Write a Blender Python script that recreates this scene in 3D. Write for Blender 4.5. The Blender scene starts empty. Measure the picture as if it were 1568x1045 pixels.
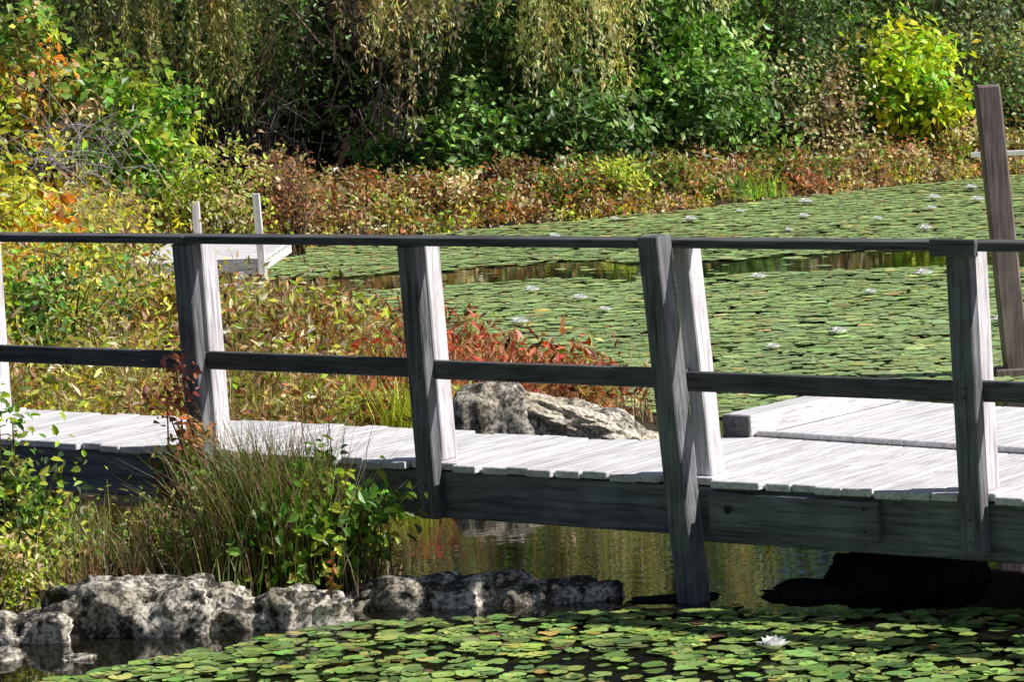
import bpy, math, numpy as np
from mathutils import Vector, Matrix, noise
rng=np.random.default_rng(7)
scene=bpy.context.scene
rad=math.radians
# ------------------------------------------------------------ helpers
def link(o):
    scene.collection.objects.link(o); return o
def mk_mesh(name,V,Fs,C=None,mat=None,smooth=False,parent=None):
    V=np.asarray(V,dtype=np.float32)
    me=bpy.data.meshes.new(name)
    me.vertices.add(len(V)); me.vertices.foreach_set('co',V.ravel())
    Fs=[np.asarray(f,dtype=np.int32) for f in Fs if len(f)]
    idx=np.concatenate([f.ravel() for f in Fs])
    tot=np.concatenate([np.full(len(f),f.shape[1],dtype=np.int32) for f in Fs])
    start=np.concatenate([[0],np.cumsum(tot)[:-1]]).astype(np.int32)
    me.loops.add(len(idx)); me.loops.foreach_set('vertex_index',idx)
    me.polygons.add(len(tot)); me.polygons.foreach_set('loop_start',start); me.polygons.foreach_set('loop_total',tot)
    me.polygons.foreach_set('use_smooth',np.full(len(tot),smooth,dtype=bool))
    if C is not None:
        a=me.color_attributes.new('Col','FLOAT_COLOR','POINT')
        C4=np.ones((len(V),4),dtype=np.float32); C4[:,:3]=C
        a.data.foreach_set('color',C4.ravel())
    me.update(calc_edges=True); me.validate()
    if mat: me.materials.append(mat)
    o=bpy.data.objects.new(name,me); link(o)
    if parent: o.parent=parent
    return o
def nrm(a): return a/np.maximum(np.linalg.norm(a,axis=-1,keepdims=True),1e-9)
class B:
    def __init__(s): s.V=[];s.F=[];s.C=[];s.n=0
    def add(s,V,F,C):
        s.V.append(V);s.F.append(F+s.n);s.C.append(C);s.n+=len(V)
    def leaves(s,P,N,T,L,W,C,droop=.12,fold=.18,simple=False):
        n=len(P)
        if n==0: return
        L=np.broadcast_to(L,(n,))[:,None]; W=np.broadcast_to(W,(n,))[:,None]
        T=nrm(T); S=nrm(np.cross(T,N)); N=nrm(np.cross(S,T))
        f=N*fold*W
        if simple:
            v=np.stack([P,P+T*.45*L+S*.5*W,P+T*L-N*droop*L,P+T*.45*L-S*.5*W],1).reshape(-1,3)
            s.add(v,np.arange(n)[:,None]*4+np.array([[0,1,2,3]]),np.repeat(C,4,0));return
        v=np.stack([P,P+T*.28*L+S*.46*W+f,P+T*.66*L+S*.40*W+f-N*droop*L*.4,P+T*L-N*droop*L,
                    P+T*.66*L-S*.40*W+f-N*droop*L*.4,P+T*.28*L-S*.46*W+f],1).reshape(-1,3)
        b=np.arange(n)[:,None]*6
        F=np.concatenate([b+np.array([[0,1,2,3]]),b+np.array([[0,3,4,5]])])
        s.add(v,F,np.repeat(C,6,0))
    def blades(s,P,D,L,W,C,bend=.5):
        n=len(P); L=np.broadcast_to(L,(n,))[:,None]; W=np.broadcast_to(W,(n,))[:,None]
        up=np.array([[0,0,1.]]); Dh=nrm(D*np.array([[1,1,0.]])+1e-6)
        S=nrm(np.cross(Dh,up)+rng.normal(0,.5,(n,3))*np.array([[1,1,0]]))
        bd=np.broadcast_to(bend,(n,))[:,None] if not np.isscalar(bend) else bend
        rows=[]
        for t,w in((0,1),(.4,.8),(.75,.5),(1,.08)):
            c=P+up*L*(t-.35*bd*t**2.5)+Dh*L*bd*t**2
            rows+= [c+S*W*w*.5,c-S*W*w*.5]
        v=np.stack(rows,1).reshape(-1,3)
        b=np.arange(n)[:,None]*8
        F=np.concatenate([b+np.array([[k,k+1,k+3,k+2]]) for k in(0,2,4)])
        s.add(v,F,np.repeat(C,8,0))
    def tubes(s,pts,r,C,k=4):
        n,m,_=pts.shape; r=np.broadcast_to(r,(n,m))
        d=nrm(pts[:,-1]-pts[:,0]); a=nrm(np.cross(d,np.array([[.31,.87,.12]]))); b=np.cross(d,a)
        ang=np.arange(k)*2*math.pi/k
        ring=a[:,None,None,:]*np.cos(ang)[None,None,:,None]+b[:,None,None,:]*np.sin(ang)[None,None,:,None]
        v=(pts[:,:,None,:]+ring*r[:,:,None,None]).reshape(-1,3)
        base=(np.arange(n)*m*k)[:,None]; F=[]
        for j in range(m-1):
            for i in range(k):
                i2=(i+1)%k
                F.append(base+np.array([[j*k+i,j*k+i2,(j+1)*k+i2,(j+1)*k+i]]))
        s.add(v,np.concatenate(F),np.repeat(C,m*k,0))
    def obj(s,name,mat,parent=None,smooth=False):
        return mk_mesh(name,np.concatenate(s.V),[np.concatenate(s.F)],np.concatenate(s.C),mat,smooth,parent)
def pn(x,y,f=1.,o=0.):
    x=np.asarray(x)*f+o;y=np.asarray(y)*f-o*1.7
    return (np.sin(x*1.3+1.7*np.sin(y*.9+o))+np.sin(y*1.9+1.3*np.sin(x*1.1+2))+np.sin((x+y)*2.7+3*np.sin(x-y)))/3
def jit(C,n,a=.25):
    C=np.broadcast_to(C,(n,3)); return np.clip(C*(1+rng.normal(0,a,(n,1)))*(1+rng.normal(0,a*.35,(n,3))),.004,.9)
def pick(pal,n,w=None):
    pal=np.array(pal)
    if w is not None: w=np.array(w)/np.sum(w)
    return pal[rng.choice(len(pal),n,p=w)]
RUST=(.38,.19,.09);RED=(.50,.15,.095);OLIVE=(.33,.34,.10);YEL=(.72,.66,.11);GRN=(.18,.32,.07);DGRN=(.10,.175,.06);TAN=(.72,.57,.34);BRN=(.22,.155,.09);YGRN=(.46,.55,.10);ORG=(.70,.34,.09);GREY=(.28,.25,.23)
# ------------------------------------------------------------ materials
def newmat(name):
    m=bpy.data.materials.new(name); m.use_nodes=True; nt=m.node_tree; nt.nodes.clear()
    return m,nt,nt.nodes.new('ShaderNodeOutputMaterial')
def leafmat(name,trans=.35,rough=.38,spec=.4):
    m,nt,out=newmat(name); N=nt.nodes;L=nt.links
    a=N.new('ShaderNodeAttribute');a.attribute_name='Col'
    p=N.new('ShaderNodeBsdfPrincipled');p.inputs['Roughness'].default_value=rough;p.inputs['Specular IOR Level'].default_value=spec
    t=N.new('ShaderNodeBsdfTranslucent'); mx=N.new('ShaderNodeMixShader');mx.inputs[0].default_value=trans
    hs=N.new('ShaderNodeHueSaturation');hs.inputs['Saturation'].default_value=1.15;hs.inputs['Value'].default_value=1.6
    h2=N.new('ShaderNodeHueSaturation');h2.inputs['Saturation'].default_value=1.08;h2.inputs['Value'].default_value=1.12
    L.new(a.outputs['Color'],h2.inputs['Color']);L.new(h2.outputs[0],p.inputs['Base Color']);L.new(a.outputs['Color'],hs.inputs['Color']);L.new(hs.outputs[0],t.inputs['Color'])
    L.new(p.outputs[0],mx.inputs[1]);L.new(t.outputs[0],mx.inputs[2]);L.new(mx.outputs[0],out.inputs[0]);return m
LEAF=leafmat('leaf'); PAD=leafmat('lily_pad_leaf',.05,.42,.5)
def wood(name,c1,c2,scl,rough=.75,tone=(.72,1.05),blot=.72):
    m,nt,out=newmat(name);N=nt.nodes;L=nt.links
    tc=N.new('ShaderNodeTexCoord');mp=N.new('ShaderNodeMapping');mp.inputs['Scale'].default_value=scl
    at=N.new('ShaderNodeAttribute');at.attribute_name='Col'
    ad=N.new('ShaderNodeVectorMath');ad.operation='MULTIPLY_ADD';ad.inputs[1].default_value=(31,17,23)
    L.new(at.outputs['Color'],ad.inputs[0]);L.new(tc.outputs['Object'],mp.inputs[0]);L.new(mp.outputs[0],ad.inputs[2])
    nz=N.new('ShaderNodeTexNoise');nz.inputs['Scale'].default_value=1;nz.inputs['Detail'].default_value=9;nz.inputs['Roughness'].default_value=.72;nz.inputs['Distortion'].default_value=.6
    L.new(ad.outputs[0],nz.inputs[0])
    n2=N.new('ShaderNodeTexNoise');n2.inputs['Scale'].default_value=5;n2.inputs['Detail'].default_value=6;L.new(tc.outputs['Object'],n2.inputs[0])
    cr=N.new('ShaderNodeValToRGB');e=cr.color_ramp.elements;e[0].position=.34;e[0].color=(*c1,1);e[1].position=.56;e[1].color=(*c2,1)
    L.new(nz.outputs[0],cr.inputs[0])
    c3=N.new('ShaderNodeValToRGB');e=c3.color_ramp.elements;e[0].position=.35;e[0].color=(blot,blot*.98,blot*.95,1);e[1].position=.6;e[1].color=(1,1,1,1);L.new(n2.outputs[0],c3.inputs[0])
    mu=N.new('ShaderNodeMix');mu.data_type='RGBA';mu.blend_type='MULTIPLY';mu.inputs[0].default_value=1
    L.new(cr.outputs[0],mu.inputs[6]);L.new(c3.outputs[0],mu.inputs[7])
    m2=N.new('ShaderNodeMix');m2.data_type='RGBA';m2.blend_type='MULTIPLY';m2.inputs[0].default_value=1
    sp=N.new('ShaderNodeSeparateColor');L.new(at.outputs['Color'],sp.inputs[0])
    mr=N.new('ShaderNodeMapRange');mr.inputs[3].default_value=tone[0];mr.inputs[4].default_value=tone[1];L.new(sp.outputs[0],mr.inputs[0])
    cb=N.new('ShaderNodeCombineColor');[L.new(mr.outputs[0],cb.inputs[i]) for i in range(3)]
    L.new(mu.outputs[2],m2.inputs[6]);L.new(cb.outputs[0],m2.inputs[7])
    bp=N.new('ShaderNodeBump');bp.inputs['Strength'].default_value=.7;bp.inputs['Distance'].default_value=.006;L.new(nz.outputs[0],bp.inputs['Height'])
    p=N.new('ShaderNodeBsdfPrincipled');p.inputs['Roughness'].default_value=rough;p.inputs['Specular IOR Level'].default_value=.3
    L.new(m2.outputs[2],p.inputs[0]);L.new(bp.outputs[0],p.inputs['Normal']);L.new(p.outputs[0],out.inputs[0]);return m
DECK=wood('weathered_deck_wood',(.50,.47,.51),(.97,.95,.97),(50,3,50),.75,(.88,1.0),.92)
DECKX=wood('weathered_board',(.50,.47,.51),(.97,.95,.97),(3,50,50),.75,(.88,1.0),.92)
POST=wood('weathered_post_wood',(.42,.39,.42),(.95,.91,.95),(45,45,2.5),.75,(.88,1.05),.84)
OPOST=wood('shaded_post_wood',(.05,.052,.058),(.28,.285,.31),(45,45,2.5))  # shade of the outer posts put into the colour; POST is the sunlit copy
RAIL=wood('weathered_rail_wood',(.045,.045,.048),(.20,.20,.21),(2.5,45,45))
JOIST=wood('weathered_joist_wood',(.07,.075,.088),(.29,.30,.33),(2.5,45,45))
BROWN=wood('brown_post_wood',(.11,.085,.08),(.36,.28,.27),(45,45,2.5))
def rockmat(name,dark,light,p0=.44,p1=.55,patch=.5):
    m,nt,out=newmat(name);N=nt.nodes;L=nt.links
    tc=N.new('ShaderNodeTexCoord')
    n1=N.new('ShaderNodeTexNoise');n1.inputs['Scale'].default_value=9;n1.inputs['Detail'].default_value=10;n1.inputs['Roughness'].default_value=.75
    n2=N.new('ShaderNodeTexNoise');n2.inputs['Scale'].default_value=45;n2.inputs['Detail'].default_value=4
    n3=N.new('ShaderNodeTexNoise');n3.inputs['Scale'].default_value=3.5;n3.inputs['Detail'].default_value=3
    for n_ in(n1,n2,n3): L.new(tc.outputs['Object'],n_.inputs[0])
    cr=N.new('ShaderNodeValToRGB');e=cr.color_ramp.elements;e[0].position=p0;e[0].color=(*dark,1);e[1].position=p1;e[1].color=(*light,1);L.new(n1.outputs[0],cr.inputs[0])
    c2=N.new('ShaderNodeValToRGB');e=c2.color_ramp.elements;e[0].position=.40;e[0].color=(.35,.33,.31,1);e[1].position=.55;e[1].color=(1.1,1.08,1.05,1);L.new(n2.outputs[0],c2.inputs[0])
    c4=N.new('ShaderNodeValToRGB');e=c4.color_ramp.elements;e[0].position=.40;e[0].color=(patch,patch*.95,patch*.8,1);e[1].position=.55;e[1].color=(1,.97,.92,1);L.new(n3.outputs[0],c4.inputs[0])
    mu=N.new('ShaderNodeMix');mu.data_type='RGBA';mu.blend_type='MULTIPLY';mu.inputs[0].default_value=1;L.new(cr.outputs[0],mu.inputs[6]);L.new(c2.outputs[0],mu.inputs[7])
    m3=N.new('ShaderNodeMix');m3.data_type='RGBA';m3.blend_type='MULTIPLY';m3.inputs[0].default_value=1;L.new(mu.outputs[2],m3.inputs[6]);L.new(c4.outputs[0],m3.inputs[7])
    bp=N.new('ShaderNodeBump');bp.inputs['Strength'].default_value=1;bp.inputs['Distance'].default_value=.025;L.new(n1.outputs[0],bp.inputs['Height'])
    p=N.new('ShaderNodeBsdfPrincipled');p.inputs['Roughness'].default_value=.85
    L.new(m3.outputs[2],p.inputs[0]);L.new(bp.outputs[0],p.inputs['Normal']);L.new(p.outputs[0],out.inputs[0]);return m
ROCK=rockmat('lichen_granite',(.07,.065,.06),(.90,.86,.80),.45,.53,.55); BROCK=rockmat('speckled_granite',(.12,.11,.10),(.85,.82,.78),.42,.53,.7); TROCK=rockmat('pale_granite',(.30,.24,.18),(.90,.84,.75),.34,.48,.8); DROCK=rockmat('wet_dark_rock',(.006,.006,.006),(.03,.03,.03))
# ------------------------------------------------------------ terrain
PA=[(-300,19),(-8,18.8),(-3,18.9),(-1.5,19.3),(-.3,19.9),(.9,20.5),(.95,21),(.6,21.8),(.2,22.6),(-.4,23.6),(-.8,24.2),(-1.4,26.3),(-2,29),(-2.4,31),(-2.9,33.5),(-2.4,35.3),(-1.3,36.4),(0,37.1),(1.67,37.9),(3.3,39.3),(5.8,40.8),(9,42.5),(20,46),(300,60),(300,400),(-300,400)]
PB=[(-300,15),(-2.5,15.05),(-1.3,15.3),(-.6,15.45),(-.55,15.75),(-1.5,16.3),(-2.6,16.7),(-8,17.4),(-300,18)]
PC=[(-300,-100),(300,-100),(300,5),(3,5.5),(-3,5),(-300,6)]
def sdist(x,y,P):
    x=np.asarray(x,float);y=np.asarray(y,float);d=np.full(x.shape,1e9);ins=np.zeros(x.shape,bool);n=len(P)
    for i in range(n):
        x1,y1=P[i];x2,y2=P[(i+1)%n]
        ex,ey=x2-x1,y2-y1;t=np.clip(((x-x1)*ex+(y-y1)*ey)/(ex*ex+ey*ey),0,1)
        d=np.minimum(d,np.hypot(x-x1-t*ex,y-y1-t*ey))
        c=((y1>y)!=(y2>y))
        if abs(ey)>1e-9: c&=(x<(x2-x1)*(y-y1)/ey+x1); ins^=c
    return np.where(ins,d,-d)
def hz(x,y):
    s=np.maximum(np.maximum(sdist(x,y,PA),sdist(x,y,PB)),sdist(x,y,PC)); s=s+.05*pn(x,y,4)
    h=np.where(s>0,.2*(1-np.exp(-s/.4)),-.7*(1-np.exp(s/.6)))
    y=np.asarray(y,float);x=np.asarray(x,float)
    h=h+np.clip(.3*(y-44),0,9)*(s>0)+np.where(y<5,np.clip((5-y)*.3,0,1.1),0)
    return h+.03*pn(x,y,2.3)*(s>0)
def axis_(lo,hi,st,far):
    c=list(np.arange(lo,hi,st));g=st;a=c[-1]
    while a<far: g*=1.35;a+=g;c.append(a)
    g=st;a=c[0]
    while a>-far: g*=1.35;a-=g;c.insert(0,a)
    return np.array(c)
gx=axis_(-9,10,.16,290);gy=axis_(12,46,.2,290)
X,Y=np.meshgrid(gx,gy);Z=hz(X,Y)
V=np.stack([X,Y,Z],-1).reshape(-1,3);nx=len(gx);ii=(np.arange(len(gy)-1)[:,None]*nx+np.arange(nx-1)[None]).ravel()
m,nt,out=newmat('soil_and_leaf_litter');N=nt.nodes;L=nt.links
tc=N.new('ShaderNodeTexCoord');nz=N.new('ShaderNodeTexNoise');nz.inputs['Scale'].default_value=6;nz.inputs['Detail'].default_value=10
cr=N.new('ShaderNodeValToRGB');cr.color_ramp.elements[0].position=.35;cr.color_ramp.elements[0].color=(.010,.010,.006,1);cr.color_ramp.elements[1].position=.7;cr.color_ramp.elements[1].color=(.05,.04,.02,1)
p=N.new('ShaderNodeBsdfPrincipled');p.inputs['Roughness'].default_value=1;L.new(tc.outputs['Object'],nz.inputs[0]);L.new(nz.outputs[0],cr.inputs[0]);L.new(cr.outputs[0],p.inputs[0]);L.new(p.outputs[0],out.inputs[0])
mk_mesh('ground',V,[np.stack([ii,ii+1,ii+nx+1,ii+nx],1)],None,m,True)
m,nt,out=newmat('pond_water');N=nt.nodes;L=nt.links
tc=N.new('ShaderNodeTexCoord');mp=N.new('ShaderNodeMapping');mp.inputs['Scale'].default_value=(1.2,2.6,1)
nz=N.new('ShaderNodeTexNoise');nz.inputs['Scale'].default_value=2.6;nz.inputs['Detail'].default_value=3
bp=N.new('ShaderNodeBump');bp.inputs['Strength'].default_value=.02;bp.inputs['Distance'].default_value=.05
p=N.new('ShaderNodeBsdfPrincipled');p.inputs['Base Color'].default_value=(.012,.011,.007,1);p.inputs['Roughness'].default_value=.02;p.inputs['IOR'].default_value=1.6
L.new(tc.outputs['Object'],mp.inputs[0]);L.new(mp.outputs[0],nz.inputs[0]);L.new(nz.outputs[0],bp.inputs['Height']);L.new(bp.outputs[0],p.inputs['Normal']);L.new(p.outputs[0],out.inputs[0])
mk_mesh('pond_water',[(-280,-90,0),(280,-90,0),(280,280,0),(-280,280,0)],[[[0,1,2,3]]],None,m)
# ------------------------------------------------------------ bridge
TH=rad(36.5);O=Vector((0,15.61,0))
bridge=link(bpy.data.objects.new('wooden_footbridge',None));bridge.location=O;bridge.rotation_euler=(0,0,-TH)
def boxes(name,lst,mat,parent,bev=.004):
    V=[];F=[];C=[]
    for b in lst:
        (x0,x1),(y0,y1),(z0,z1)=b[:3];lean=b[3] if len(b)>3 else (0,0);tone=rng.random(3)
        n=len(V)
        for z,s in((z0,0),(z1,1)):
            ox,oy=lean[0]*s*(z1-z0),lean[1]*s*(z1-z0)
            for x,y in((x0,y0),(x1,y0),(x1,y1),(x0,y1)): V.append((x+ox,y+oy,z))
        F+=[[n,n+3,n+2,n+1],[n+4,n+5,n+6,n+7]]+[[n+i,n+(i+1)%4,n+4+(i+1)%4,n+4+i] for i in range(4)]
        C+=[tone]*8
    o=mk_mesh(name,np.array(V),[np.array(F)],np.array(C),mat,False,parent)
    if bev: md=o.modifiers.new('bevel','BEVEL');md.width=bev;md.segments=1
    return o
posts=[(-4.9,0),(-3.55,0),(-2.0,-.025),(-.556,-.04),(.94,-.075),(2.39,-.02),(3.85,0)]
W1=1.0
pl=[];t=-6.5
while t<6:
    w=.137+rng.uniform(-.008,.006)
    near=any(abs(t+w/2-(pt+.0))<.14 for pt,_ in posts)
    y0=.093 if near else .055+rng.uniform(-.03,.03)
    dz=rng.uniform(-.006,.006)
    pl.append(((t,t+w),(y0,W1+rng.uniform(-.015,.02)),(.515+dz,.55+dz)))
    t+=w+rng.uniform(.005,.012)
boxes('deck_planks',pl,DECK,bridge,.004)
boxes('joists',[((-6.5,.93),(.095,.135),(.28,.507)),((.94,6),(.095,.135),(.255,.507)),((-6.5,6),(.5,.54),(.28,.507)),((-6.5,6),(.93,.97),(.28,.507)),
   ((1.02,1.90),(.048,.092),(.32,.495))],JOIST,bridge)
V=[];F=[]
def disc(V,F,cx,y,cz,r,n=8,d=.012):
    b=len(V)
    for yy in(y,y-d):
        for i in range(n):V.append((cx+r*math.cos(i*2*math.pi/n),yy,cz+r*math.sin(i*2*math.pi/n)))
    F.append([b+n+i for i in range(n)][::-1])
for cx,cz in((1.13,.42),(1.84,.46),(1.84,.36)): disc(V,F,cx,.047,cz,.02 if cx<1.5 else .007)
for pt,_ in posts[:6]:
    for zz in(.35,.45,.98,1.02): disc(V,F,pt-.01,.018,zz,.006)
m,nt,out=newmat('rusty_bolt');p=nt.nodes.new('ShaderNodeBsdfPrincipled');p.inputs[0].default_value=(.01,.008,.007,1);p.inputs['Roughness'].default_value=.7;nt.links.new(p.outputs[0],out.inputs[0]);BOLT=m
mk_mesh('bolts',V,[np.array(F)],None,BOLT,False,bridge)
op=[];ip=[]
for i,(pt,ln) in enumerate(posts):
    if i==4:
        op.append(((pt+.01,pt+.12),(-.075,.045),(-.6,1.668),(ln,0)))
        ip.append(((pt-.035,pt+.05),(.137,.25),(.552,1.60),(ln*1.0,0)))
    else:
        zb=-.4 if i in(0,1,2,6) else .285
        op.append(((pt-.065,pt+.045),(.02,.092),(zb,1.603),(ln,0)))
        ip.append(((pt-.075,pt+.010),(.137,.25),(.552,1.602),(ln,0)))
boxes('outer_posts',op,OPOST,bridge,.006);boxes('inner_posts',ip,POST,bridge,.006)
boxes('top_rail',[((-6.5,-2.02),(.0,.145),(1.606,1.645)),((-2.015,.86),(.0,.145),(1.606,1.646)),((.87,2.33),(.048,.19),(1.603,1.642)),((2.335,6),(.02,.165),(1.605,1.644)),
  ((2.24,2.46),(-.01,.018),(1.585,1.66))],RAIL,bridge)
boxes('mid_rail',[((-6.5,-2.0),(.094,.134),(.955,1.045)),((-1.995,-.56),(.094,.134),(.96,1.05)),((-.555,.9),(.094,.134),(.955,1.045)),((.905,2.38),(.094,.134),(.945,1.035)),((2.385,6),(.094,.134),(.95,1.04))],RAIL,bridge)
# ------------------------------------------------------------ platform behind bridge
dock=link(bpy.data.objects.new('wooden_dock_platform',None));ang=rad(49);dock.location=(1.05,16.42,0);dock.rotation_euler=(0,0,ang)
pl=[];t=-.0
for k in range(24):
    pl.append(((-.55+rng.uniform(-.01,.01),1.35+rng.uniform(-.01,.01)),(-t-.137,-t),(.512,.546)));t+=.146
boxes('deck_planks',pl,DECKX,dock,.004)
boxes('curb_board',[((.0,1.32),(-.13,.03),(.549,.655)),((.03,.07),(-2.2,-.14),(.549,.575))],DECKX,dock)
boxes('curb_end_shade',[((-.018,-.002),(-.13,.03),(.50,.65))],RAIL,dock,.002)  # thin dark plate painting in the curb's shaded end face
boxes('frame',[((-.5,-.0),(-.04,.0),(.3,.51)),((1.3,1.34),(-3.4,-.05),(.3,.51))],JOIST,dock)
mast=link(bpy.data.objects.new('mooring_post',None));mast.location=(3.42,22.3,0)
boxes('post',[((-.08,.08),(-.08,.08),(-.8,1.95),(-.07,0))],BROWN,mast,.012)
boxes('bracket',[((-.22,.3),(-.14,-.085),(.0,.06)),((-.2,.28),(.085,.14),(.0,.05))],BROWN,mast,.01)
fd=link(bpy.data.objects.new('distant_dock_railing',None));fd.location=(5.35,38.4,0)
boxes('rail',[((0,4),(0,.10),(.42,.475))],DECKX,fd)
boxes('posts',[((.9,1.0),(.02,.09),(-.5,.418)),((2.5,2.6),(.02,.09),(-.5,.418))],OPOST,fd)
sd=link(bpy.data.objects.new('small_wooden_dock',None));sd.location=(-3.1,30,0);sd.rotation_euler=(0,0,rad(-4))
boxes('deck_planks',[((-.3,.92),(k*.146,k*.146+.138),(.37,.405)) for k in range(15)],DECKX,sd)
boxes('frame',[((-.28,.9),(.0,.04),(.27,.368)),((.86,.9),(.042,2.1),(.27,.368)),((-.28,-.24),(.042,2.1),(.27,.368))],DECKX,sd)
boxes('posts',[((.90,.965),(-.06,.0),(-.3,.99),(-.03,0)),((-.02,.05),(2.12,2.18),(-.3,.80),(-.02,0)),((.68,.74),(-.06,-.0),(-.3,.3))],POST,sd)
boxes('step',[((.3,.97),(-.32,-.1),(.17,.205)),((.45,.97),(-.62,-.36),(.06,.095))],DECKX,sd)
# ------------------------------------------------------------ rocks
import bmesh
def rock(name,loc,s,seed,mat,sub=5,rough=.35,flat=.5,rz=0,tilt=0):
    bm=bmesh.new();bmesh.ops.create_icosphere(bm,subdivisions=sub,radius=1)
    for v in bm.verts:
        d=v.co.normalized();q=Vector((d.x*1.2*max(1,s[0]/.22),d.y*1.2,d.z*1.2))+Vector((seed*3.1,seed*1.7,seed))
        e=2.8;k=(abs(d.x)**e+abs(d.y)**e+abs(d.z)**e)**(-1/e)
        r=k*.92*(1+rough*(noise.noise(q*1.1)*1.2+.4*(1-2*abs(noise.noise(q*2.0)))+.26*noise.noise(q*5)+.12*noise.noise(q*12))-rough*.2)
        c=d*r
        if c.z>flat: c.z=flat+(c.z-flat)*.5
        v.co=Vector((c.x*s[0],c.y*s[1],c.z*s[2]))
    me=bpy.data.meshes.new(name);bm.to_mesh(me);bm.free();me.materials.append(mat)
    me.polygons.foreach_set('use_smooth',[True]*len(me.polygons))
    o=link(bpy.data.objects.new(name,me));o.location=loc;o.rotation_euler=(0,tilt,rz);return o
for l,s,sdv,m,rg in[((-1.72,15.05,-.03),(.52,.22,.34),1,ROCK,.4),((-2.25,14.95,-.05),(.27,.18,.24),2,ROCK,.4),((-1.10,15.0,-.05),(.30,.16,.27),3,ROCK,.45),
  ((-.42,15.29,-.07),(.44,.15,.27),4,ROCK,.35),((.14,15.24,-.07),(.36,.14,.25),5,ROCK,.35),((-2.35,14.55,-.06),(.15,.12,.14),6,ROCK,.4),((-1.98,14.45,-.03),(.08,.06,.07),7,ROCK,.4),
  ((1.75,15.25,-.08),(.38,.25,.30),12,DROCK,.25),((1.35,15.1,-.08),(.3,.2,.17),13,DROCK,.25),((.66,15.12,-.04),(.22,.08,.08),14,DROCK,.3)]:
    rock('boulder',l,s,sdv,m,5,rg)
rock('boulder',(-.15,19.7,.0),(.29,.26,.60),8,BROCK,5,.22,.6)
rock('boulder',(.30,19.8,-.02),(.36,.28,.46),10,BROCK,5,.25,.5,0,.25)
rock('boulder',(.34,19.68,.23),(.42,.2,.10),21,TROCK,5,.3,.5,0,.35)
rock('boulder',(.68,19.8,-.05),(.28,.3,.22),11,TROCK,5,.3,.5,0,.2)
# ------------------------------------------------------------ plants
def shrub(name,c,R,H,n,pal,w=None,ls=.06,lw=.5,clr=.16,ncl=None,tw=True,z0=.1,hang=0.,shape=.55,tcol=GREY,up=.5,jt=.3,simple=False,irr=.3):
    b=B();ncl=ncl or max(8,n//30)
    u=rng.normal(0,1,(ncl,3));u=nrm(u);u[:,2]=np.abs(u[:,2])*1.0-.25*rng.random(ncl)
    rr=rng.random(ncl)**shape;rr*=1+irr*pn(u[:,0]*2.2+c[0],u[:,1]*2.2+u[:,2]*2+c[1],1.8)+rng.normal(0,irr*.4,ncl)
    cc=np.stack([c[0]+u[:,0]*R[0]*rr,c[1]+u[:,1]*R[1]*rr,z0+H*.30+u[:,2]*H*.72*rr],1)
    g=hz(cc[:,0],cc[:,1]);cc[:,2]=np.maximum(cc[:,2],g+.05)
    ccol=pick(pal,ncl,w)*rng.uniform(.5,1.5,(ncl,1))
    cs=rng.uniform(.6,1.4,(ncl,1))
    k=rng.integers(0,ncl,n)
    P=cc[k]+rng.normal(0,1,(n,3))*np.array([clr,clr,clr*.75])*cs[k]
    Nn=nrm(rng.normal(0,1,(n,3))*.7+np.array([.4,-.3,up])+nrm(P-np.array([c[0],c[1],H*.3]))*.5)
    T=rng.normal(0,1,(n,3))+np.array([0,0,-.2-hang]);T-=Nn*np.sum(T*Nn,1,keepdims=True)
    Ls=ls*rng.uniform(.55,1.35,n)
    b.leaves(P,Nn,T,Ls,Ls*lw,jit(ccol[k],n,jt),simple=simple)
    if tw:
        base=np.stack([c[0]+rng.normal(0,R[0]*.15,ncl),c[1]+rng.normal(0,R[1]*.15,ncl),np.full(ncl,z0-.15)],1)
        mid=(base+cc)/2+np.array([0,0,H*.08])+rng.normal(0,.06,(ncl,3))
        b.tubes(np.stack([base,mid,cc],1),np.array([.014,.008,.003]),jit(tcol,ncl,.2),3)
    return b.obj(name,LEAF)
DG=[DGRN,(.14,.24,.07),(.25,.37,.14)]
for i,(x,y,rx,ry,h,n,pal,ls) in enumerate([
  (-5.6,42,1.5,1.2,4.5,6500,DG,.10),(-3.4,42.2,1.5,1.2,4.2,6500,DG,.10),(-1.7,43.4,1.4,1.0,4.5,4500,[(.04,.06,.03),BRN],.08),(-2.6,43.6,1.0,.6,2.0,2300,[(.03,.05,.02)],.10),  # near-black leaf colours paint in the shade of the willow's hollow
  (.3,41.4,1.3,1.0,3.2,8000,DG,.125),(1.9,41.6,1.3,1.0,3.4,8500,[GRN,DGRN,(.32,.46,.16)],.13),(3.6,42.4,1.4,1.0,3.6,9500,[DGRN,OLIVE,(.28,.37,.16),GRN],.09),
  (5.4,43.6,1.6,1.2,3.8,9500,[OLIVE,(.38,.45,.24),DGRN],.09),(7.6,45,1.8,1.3,4.2,6500,[DGRN,OLIVE,(.34,.40,.22)],.095),(-7.8,42,1.6,1.2,4.5,3800,DG,.11),
  (.9,39.9,.7,.6,1.4,2500,DG,.12),(2.4,40.5,.9,.6,1.6,3200,[GRN,(.30,.43,.16),DGRN],.115),(3.9,41.2,.7,.6,1.5,3000,[OLIVE,DGRN,BRN,TAN],.075),(-.4,39.8,.6,.5,1.2,2300,[DGRN,GRN,(.30,.43,.16)],.12),(-1.3,40.4,.6,.5,.9,1200,[DGRN,GRN],.11),(6.6,42.9,.8,.6,1.7,3000,[OLIVE,DGRN,(.32,.39,.2)],.08)]):
    shrub('green_shrub',(x,y),(rx,ry),h,n,pal,None,ls,.55,.14,ncl=n//22,z0=.2,simple=True,irr=.45,shape=.45)
shrub('yellow_green_shrub',(5.15,41.8),(.66,.5),1.95,3200,[YGRN,(.52,.66,.09),GRN,YEL],[4,4,4,3],.13,.6,.15,z0=.2,simple=True,irr=.5)
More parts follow.
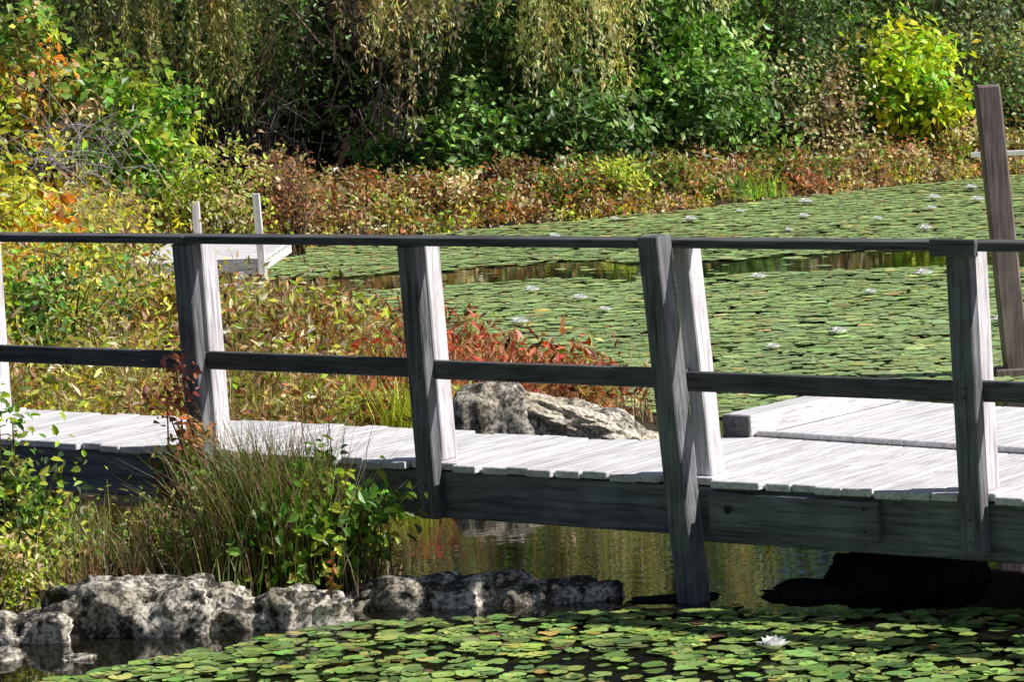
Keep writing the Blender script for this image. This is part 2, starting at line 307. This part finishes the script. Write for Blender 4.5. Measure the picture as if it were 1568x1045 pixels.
for x,y,rx,h in((-7,45,3,8),(-3,46,3,9),(1,46,3,8.5),(5,47.5,3,9),(9,48.5,3,8.5),(13,50,4,9),(-11,44,3.5,9)):
    b=B();n=5000;ncl=200
    u=nrm(rng.normal(0,1,(ncl,3)));cc=np.array([x,y,h*.62])+u*np.array([rx,2,h*.36])*rng.random((ncl,1))**.4
    k=rng.integers(0,ncl,n);P=cc[k]+rng.normal(0,.33,(n,3));Nn=rng.normal(0,1,(n,3))+np.array([0,0,.6]);T=rng.normal(0,1,(n,3))
    b.leaves(P,Nn,T,rng.uniform(.14,.25,n),.14,jit(pick([DGRN,GRN,OLIVE],n),n),simple=True)
    b.tubes(np.array([[[x,y,0],[x+.1,y,h*.3],[x,y+.1,h*.85]]]),np.array([.2,.15,.04]),np.array([[.07,.055,.04]]),8)
    m_=np.repeat(np.array([[x+.1,y,h*.4]]),60,0);b.tubes(np.stack([m_,(m_+cc[:60])/2+.15,cc[:60]],1),np.array([.06,.035,.01]),np.full((60,3),.06))
    b.obj('deciduous_tree',LEAF)
def willow(c,curt,name='willow_tree'):
    b=B();cx,cy=c
    b.tubes(np.array([[[cx,cy,-.1],[cx+.15,cy,1.6],[cx,cy-.2,3.2],[cx+.1,cy-.4,5.2]]]),np.array([.32,.26,.2,.12]),np.array([[.06,.045,.035]]),10)
    for (x0,x1,y0,y1,zb0,zb1,n,col) in curt:
        ng=max(3,n//8);gxs=rng.uniform(x0,x1,ng);gys=rng.uniform(y0,y1,ng);gz=zb0+(zb1-zb0)*rng.random(ng)**1.0
        gt=np.stack([gxs,gys,rng.uniform(4.6,6.2,ng)],1)
        s0=np.repeat(np.array([[cx,cy-.2,3.4]]),ng,0);b.tubes(np.stack([s0,(s0+gt)/2+np.array([0,0,.7]),gt],1),np.array([.07,.045,.015]),np.full((ng,3),.07))
        k=rng.integers(0,ng,n);top=gt[k]+rng.normal(0,.16,(n,3))
        bot=np.stack([top[:,0]+rng.normal(-.05,.16,n),top[:,1]+rng.normal(0,.1,n),gz[k]+np.abs(rng.normal(0,.55,n))],1)
        mid=(top+bot)/2+rng.normal(0,.07,(n,3));b.tubes(np.stack([top,mid,bot],1),np.array([.006,.004,.002]),jit((.26,.22,.10),n,.2),3)
        m=88;t=rng.random((n,m))**.7;t=t[...,None]
        P=((1-t)**2*top[:,None]+2*t*(1-t)*mid[:,None]+t*t*bot[:,None]).reshape(-1,3)+rng.normal(0,.035,(n*m,3))
        T=rng.normal(0,.6,(n*m,3))+np.array([0,0,-1]);Nn=rng.normal(0,1,(n*m,3))+np.array([.5,-.3,.1])
        b.leaves(P,Nn,T,rng.uniform(.06,.12,n*m),.027,jit(np.repeat(jit(col,n,.35),m,0),n*m,.3),droop=.05,simple=True)
    return b.obj(name,LEAF)
willow((-2.2,43.2),[(-4.5,-2.7,39.2,40.6,.8,2.2,125,(.46,.46,.19)),(-1.35,-.55,39.0,40.2,.5,1.9,72,(.68,.62,.32)),(-2.6,-1.4,40,41,1.9,2.6,30,(.34,.31,.12)),(-6.5,-4.4,40,41,1.2,2.2,50,(.44,.44,.17))])
willow((1.3,43.6),[(.1,1.6,39.2,40.4,.95,2.3,112,(.80,.80,.36)),(1.8,3.0,40.0,41,1.9,2.6,38,(.64,.64,.28)),(-.6,.1,40,41,1.8,2.5,30,(.45,.42,.17))])
b=B();n=90;c=np.stack([rng.uniform(-3,-1,n),rng.uniform(39.8,41,n),rng.uniform(.9,2.3,n)],1);d=rng.normal(0,.3,(n,3))
b.tubes(np.stack([c,c+d*.6+np.array([0,0,.08]),c+d*1.3-np.array([0,0,.25])],1),np.array([.012,.008,.003]),jit((.36,.30,.26),n,.3),4);b.obj('dead_branches',LEAF)
b=B();n=150;c=np.stack([rng.normal(-4.1,.3,n),rng.uniform(31,32.5,n),rng.uniform(1.15,1.6,n)],1);d=rng.normal(0,.2,(n,3))+np.array([.1,0,.0])
b.tubes(np.stack([c,c+d*.6+np.array([0,0,.04]),c+d*1.2],1),np.array([.005,.004,.002]),jit((.42,.38,.38),n,.25),3);b.obj('bare_twig_shrub',LEAF)
def herbs(name,xs,ys,hs,cols,lpp=22,ls=.055,lw=.42,blades=6,spread=.09,minsd=.03,PP=PA,bl=1.,simple=True):
    s=sdist(xs,ys,PP);ok=s>minsd;xs,ys,hs,cols=xs[ok],ys[ok],hs[ok],cols[ok];n=len(xs)
    g=hz(xs,ys);b=B();base=np.stack([xs,ys,g-.02],1);lean=rng.normal(0,.16,(n,3))*np.array([1,1,0])
    top=base+(lean+np.array([0,0,1]))*hs[:,None]
    b.tubes(np.stack([base,(base+top)/2+lean*.03,top],1),np.array([.004,.003,.0015]),jit(cols*.6+.03,n,.2),3)
    t=(.15+.9*rng.random((n,lpp))**.8)[...,None]
    P=(base[:,None]*(1-t)+top[:,None]*t+rng.normal(0,1,(n,lpp,3))*spread*np.array([1,1,.6])).reshape(-1,3)
    N_=n*lpp;Nn=rng.normal(0,.8,(N_,3))+np.array([.35,-.3,.55]);T=rng.normal(0,1,(N_,3))+np.array([0,0,.2]);Ls=ls*rng.uniform(.55,1.35,N_)
    b.leaves(P,Nn,T,Ls,Ls*lw,jit(np.repeat(cols,lpp,0),N_,.35),simple=simple)
    if blades:
        k=np.repeat(np.arange(n),blades);Pb=base[k]+rng.normal(0,.05,(len(k),3))*np.array([1,1,0])
        b.blades(Pb,rng.normal(0,1,(len(k),3)),hs[k]*rng.uniform(.6,1.15,len(k))*bl,rng.uniform(.005,.011,len(k)),jit(cols[k]*.5+np.array(TAN)*.45,len(k),.3),rng.uniform(.1,.7,len(k)))
    return b.obj(name,LEAF)
def patchcols(xs,ys,pals,f=1.2,o=0):
    q=pn(xs,ys,f,o)+rng.normal(0,.22,len(xs));q=(q+1)/2*len(pals);q=np.clip(q.astype(int),0,len(pals)-1)
    return np.array(pals)[q]*rng.uniform(.5,1.5,(len(xs),1))
def along(P,n,dmin,dmax):
    P=np.array(P,float);seg=np.diff(P,axis=0);Ls=np.hypot(seg[:,0],seg[:,1]);k=rng.choice(len(seg),n,p=Ls/Ls.sum());t=rng.random(n)[:,None]
    q=P[k]+seg[k]*t;nn=np.stack([-seg[k,1],seg[k,0]],1)/Ls[k,None];return q+nn*rng.uniform(dmin,dmax,n)[:,None]
far=[(-3.2,34.3),(-2.4,35.3),(-1.3,36.4),(0,37.1),(1.67,37.9),(3.3,39.3),(5.8,40.8),(9,42.5)]
q=along(far,1600,.0,1.6);x,y=q.T;s=sdist(x,y,PA)
h=(.14+.14*np.clip(s,0,1.2)+.2*pn(x,y,2.3))*np.where(x>3.0,.7,1);herbs('shoreline_plants',x,y,np.clip(h,.06,1),patchcols(x,y,[RUST,OLIVE,GRN,TAN,RUST,BRN,YGRN,RUST,(.48,.29,.20)],1.6),22,.075,.5,3,.09)
q=along(far,500,-.05,.15);x,y=q.T;herbs('shoreline_sedge',x,y,rng.uniform(.06,.16,len(x)),patchcols(x,y,[RUST,TAN,YEL,OLIVE],2),12,.05,.5,4,.06,-.2)
b=B();n=240;P=np.stack([rng.normal(2.65,.26,n),rng.normal(39.0,.12,n),np.full(n,.05)],1);b.blades(P,rng.normal(0,1,(n,3)),rng.uniform(.15,.4,n),.02,jit((.26,.40,.09),n,.4),.3);b.obj('green_reeds',LEAF)
for x,y,rx,h,n,pal in((-1.75,37.2,.6,.62,2400,[RUST,OLIVE,TAN]),(-.8,37.5,.5,.55,1900,[OLIVE,RUST,TAN]),(.1,38.2,.5,.66,2100,[RUST,BRN,OLIVE]),(.75,38.0,.45,.45,1500,[RUST,GRN,DGRN]),(1.3,38.3,.4,.55,1300,[OLIVE,YGRN]),(1.9,38.9,.5,.5,1700,[OLIVE,GRN,RUST]),(3.3,40.1,.5,.45,1500,[GRN,OLIVE,RUST]),(4.6,41,.6,.42,1400,[TAN,RUST,OLIVE]),(6,41.8,.7,.6,1900,[RUST,TAN,OLIVE]),(-2.5,36.4,.5,.9,2500,[RUST,OLIVE,BRN])):
    shrub('autumn_shrub',(x,y),(rx,.45),h,n,pal,None,.075,.5,.10,z0=.12,tcol=(.2,.13,.1),simple=True,irr=.5)
n=4800;x=rng.uniform(-6,1,n);y=19+rng.random(n)**1.2*15
s=sdist(x,y,PA);h=.2+.33*np.clip(s/1.2,0,1)+.26*pn(x,y,2.2)+.25*np.clip((-2-x)/2,0,1)
nearD=(x>-3.6)&(x<-1.6)&(y>25.5)&(y<33);h=np.where(nearD,h*.3,h)
under=((x>-3.5)&(x<-1.9)&(y>29.2)&(y<32.4))|((x>-3.0)&(x<-1.9)&(y>28.3)&(y<29.3))
keep=~under&~((np.hypot(x-.1,y-19.8)<.6))&~((x>-.45)&(y<20.2))
x,y,h=x[keep],y[keep],h[keep]
red=(x>-.9)&(y<25)
mid=(x>-2.3)&(~red)
cols=np.where(red[:,None],patchcols(x,y,[RED,RUST,RED,OLIVE,TAN],1.5,3),patchcols(x,y,[OLIVE,YGRN,TAN,YEL,RUST,TAN,OLIVE,YGRN,BRN],1.7,1))
cols=np.where(mid[:,None],patchcols(x,y,[RUST,OLIVE,RUST,TAN,YGRN,BRN,RUST,OLIVE],1.7,1),cols)
h=np.where(x>-.2,h*.85,h)
herbs('marsh_plants',x,y,np.clip(h,.1,1.1),cols,19,.08,.34,8,.08)
for a in[((-4.9,34.5),(1.1,.9),3.4,5000,[ORG,TAN,OLIVE,YGRN,GRN],None,.11,.6),((-3.75,34.6),(.75,.7),2.2,4300,[GRN,(.26,.45,.09),YGRN],None,.11,.6),((-4.7,29.5),(.8,.6),1.9,4400,[OLIVE,YGRN,TAN,YEL],None,.08,.5),
  ((-3.9,27.0),(.5,.4),1.45,2600,[YEL,YGRN,YEL,ORG],None,.11,.5),((-2.9,33.6),(.5,.45),1.25,2600,[YGRN,OLIVE,TAN],None,.07,.45),((-2.2,34.8),(.3,.3),1.25,1300,[RUST,(.3,.18,.15)],None,.055,.4),((-3.3,28.2),(.45,.4),.95,2000,[TAN,YEL,OLIVE],None,.07,.35),
  ((-3.0,21.2),(.5,.45),1.3,3000,[GRN,OLIVE,DGRN,YGRN],None,.065,.55),((-2.3,22.6),(.45,.4),.95,2200,[TAN,RUST,OLIVE,YEL],None,.065,.35),((-3.9,23.6),(.8,.5),1.4,3400,[ORG,YEL,TAN,YGRN],None,.07,.45),((-1.5,21.5),(.45,.35),.6,1700,[OLIVE,RUST,RUST],None,.06,.4)]:
    shrub('bank_shrub',a[0],a[1],a[2],a[3],a[4],a[5],a[6],a[7],.12,z0=.12,tcol=(.2,.14,.1),simple=True,irr=.4)
b=B();n=220;P=np.stack([rng.normal(-.6,.12,n),rng.normal(19.9,.1,n),np.full(n,.1)],1);b.blades(P,rng.normal(0,1,(n,3)),rng.uniform(.25,.5,n),.012,jit((.5,.56,.11),n),.4);b.obj('yellow_green_grass',LEAF)
shrub('foreground_bush',(-.90,15.62),(.38,.25),.66,1600,[GRN,YGRN,OLIVE,(.2,.34,.07)],[3,3,1,3],.058,.6,.07,z0=.03,tcol=(.12,.08,.06))
b=B();n=1300;P=np.stack([rng.normal(-1.15,.17,n),rng.normal(15.6,.09,n),np.full(n,.05)],1);D=rng.normal(0,1,(n,3))+np.array([-.2,0,0]);b.blades(P,D,rng.uniform(.45,.98,n),.0075,jit(pick([OLIVE,TAN,GRN,BRN],n,[3,3,2,2])*.6,n,.35),rng.uniform(.15,.6,n));b.obj('sedge_clump',LEAF)
shrub('bank_bush',(-2.45,15.7),(.36,.3),.85,2000,[GRN,OLIVE,YGRN,DGRN],None,.052,.55,.09,z0=.02,tcol=(.12,.09,.06))
shrub('bank_bush',(-2.4,15.25),(.28,.18),.5,1200,[OLIVE,YGRN,TAN],None,.04,.4,.07,z0=.02)
shrub('bank_bush',(-1.75,16.0),(.3,.2),.5,800,[OLIVE,BRN,GRN],None,.045,.4,.08,z0=.02)
shrub('climbing_vine',(-1.68,16.6),(.12,.1),1.15,600,[RUST,OLIVE,(.3,.12,.09),GRN],None,.045,.6,.05,z0=.05,tcol=(.15,.08,.06))
x=rng.uniform(-3,-.65,240);y=rng.uniform(15.3,16.4,240);herbs('bank_grass',x,y,rng.uniform(.12,.42,240),patchcols(x,y,[OLIVE,GRN,BRN,TAN],3),9,.035,.35,9,.05,.0,PB)
b=B();b.tubes(np.array([[[-.86,14.9,-.05],[-.87,14.9,.12],[-.85,14.9,.34]]]),np.array([.006,.005,.003]),np.array([[.12,.06,.04]]));k=14
b.leaves(np.stack([np.full(k,-.86),np.full(k,14.9),rng.uniform(.15,.33,k)],1),rng.normal(0,1,(k,3)),rng.normal(0,1,(k,3)),.05,.02,jit(RUST,k));b.obj('dry_stem',LEAF)
# ------------------------------------------------------------ lily pads
def pads(name,x,y,r,cols,tilt=.05,zj=.02,K=12,wav=.04):
    n=len(x);a0=rng.uniform(0,2*math.pi,n);angs=a0[:,None]+np.linspace(.16,2*math.pi-.16,K-1)[None]
    rr=r[:,None]*(1+rng.normal(0,.06,(n,K-1)))
    px=x[:,None]+rr*np.cos(angs);py=y[:,None]+rr*np.sin(angs)
    tx=rng.normal(0,tilt,(n,1));ty=rng.normal(0,tilt,(n,1));zc=.006+rng.random((n,1))*zj
    pz=zc+np.abs(tx*(px-x[:,None])+ty*(py-y[:,None]))*.7+np.abs(rng.normal(0,wav,(n,K-1)))*r[:,None]
    V=np.zeros((n,K,3));V[:,0,0]=x;V[:,0,1]=y;V[:,0,2]=zc[:,0];V[:,1:,0]=px;V[:,1:,1]=py;V[:,1:,2]=pz
    i=np.arange(n)[:,None]*K
    F=np.concatenate([i+np.array([[0,k,k+1]]) for k in range(1,K-1)])
    return mk_mesh(name,V.reshape(-1,3),[F],np.repeat(cols,K,0),PAD,True)
n=58000;x=rng.uniform(-3,10,n);y=rng.uniform(19,43,n);s=sdist(x,y,PA)
gd=np.abs(y-(31.3-.13*x+.25*pn(x,y*0,.9)))
dens=np.where(gd<.95+.5*pn(x,y,1.5,2),.03,.97)-.5*np.clip(pn(x,y*2.2,1.1,5)-.25,0,1)
dens=np.where(y<20.6+.25*x,0,dens)
ok=(s<-.05)&(rng.random(n)<dens)
x,y=x[ok],y[ok];n=len(x)
pc=patchcols(x,y,[(.30,.42,.19),(.36,.48,.20),(.30,.42,.22),(.42,.50,.20)],.8)
pc=pc*.35+np.array((.36,.46,.20))*.65*(1+.15*pn(x,y,.7,9))[:,None]
sp=rng.random(n)<.035;pc[sp]=jit((.62,.50,.22),sp.sum(),.3)
pads('lily_pads',x,y,rng.uniform(.03,.095,n),jit(pc,n,.17),.035,.014,8,.02)
n=10500;x=rng.uniform(-2.6,4.2,n);y=rng.uniform(11.0,14.95,n)
edge=14.88-.30*np.maximum(0,x-.5)-np.where(x<-.9,(-.9-x)*.8,0)
dens=.72+.6*pn(x,y,2.6,4);ok=(y<edge)&(rng.random(n)<dens);x,y=x[ok],y[ok];n=len(x)
pc=pick([(.26,.37,.12),(.34,.45,.14),(.14,.22,.07),(.44,.48,.15),(.58,.40,.14),(.2,.13,.07)],n,[5,5,4,1.2,.3,.3])
pads('lily_pads',x,y,rng.uniform(.018,.056,n),jit(pc,n,.25),.07,.008,11,.06)
m,nt,out=newmat('white_petal');p=nt.nodes.new('ShaderNodeBsdfPrincipled');a=nt.nodes.new('ShaderNodeAttribute');a.attribute_name='Col';nt.links.new(a.outputs[0],p.inputs[0]);p.inputs['Roughness'].default_value=.5;nt.links.new(p.outputs[0],out.inputs[0]);PET=m
def lily(P,r,name='water_lily'):
    b=B()
    for c,R in zip(P,r):
        for ring,(k,el,l) in enumerate(((9,.35,1),(8,.75,.9),(7,1.15,.75),(5,1.4,.45))):
            a=np.arange(k)*2*math.pi/k+ring*.4;T=np.stack([np.cos(a)*math.cos(el),np.sin(a)*math.cos(el),np.full(k,math.sin(el))],1)
            Nn=np.stack([-np.cos(a)*math.sin(el),-np.sin(a)*math.sin(el),np.full(k,math.cos(el))],1)
            b.leaves(np.repeat(np.array([[c[0],c[1],.015]]),k,0),Nn,T,R*l,R*.6*l,np.full((k,3),(.9,.9,.88)) if ring<3 else np.full((k,3),(.85,.75,.4)),-.1,.2)
    return b.obj(name,PET)
lily([(1.02,13.78)],[.085])
pts=[(.07,26.8),(.6,28.5),(.78,27.5),(2.45,25.0),(-.25,25.2),(3.6,29.0),(1.9,24.3),(3.7,25.2),(3.2,36),(4.8,37.5),(2.0,36.3),(.5,35),(1.5,33.5),(4.2,33.6),(.9,34.2),(2.9,34.4),(4.6,36.2),(5.4,38.8),(.2,29.4),(4.1,27.3),(1.2,37),(3.4,37.9),(2.2,29.5),(3.0,27.8),(-.1,24.6),(2.6,37.2),(5.2,36.9),(3.9,35.2),(2.3,33.1)]
lily(pts,rng.uniform(.07,.12,len(pts)),'distant_water_lilies')
# ------------------------------------------------------------ light, sky, camera
s=Vector((.975,-.22,0)).normalized();el=rad(43);S=Vector((s.x*math.cos(el),s.y*math.cos(el),math.sin(el)))
ld=bpy.data.lights.new('sun','SUN');ld.energy=5;ld.angle=rad(.5);ld.color=(1,.97,.92)
lo=link(bpy.data.objects.new('sun',ld));lo.rotation_euler=S.to_track_quat('Z','Y').to_euler();lo.location=S*50
w=bpy.data.worlds.new('World');scene.world=w;w.use_nodes=True;nt=w.node_tree;bg=nt.nodes['Background']
sk=nt.nodes.new('ShaderNodeTexSky');sk.sky_type='NISHITA';sk.sun_disc=False;sk.sun_elevation=el;sk.sun_rotation=math.atan2(s.x,s.y)
nt.links.new(sk.outputs[0],bg.inputs[0]);bg.inputs[1].default_value=.05
cam=bpy.data.cameras.new('camera');co=link(bpy.data.objects.new('camera',cam));scene.camera=co
cam.lens=118.2;cam.sensor_width=36;cam.clip_end=1500;cam.clip_start=.1
pch=rad(6.45);rl=rad(3.0)
R=Vector((1,0,0));Fw=Vector((0,math.cos(pch),-math.sin(pch)));U=Vector((0,math.sin(pch),math.cos(pch)))
rt=R*math.cos(rl)-U*math.sin(rl);up=R*math.sin(rl)+U*math.cos(rl)
M=Matrix((rt,up,-Fw)).transposed().to_4x4();M.translation=Vector((0,0,2.93));co.matrix_world=M
scene.view_settings.view_transform='Standard';scene.view_settings.look='None';scene.view_settings.exposure=0
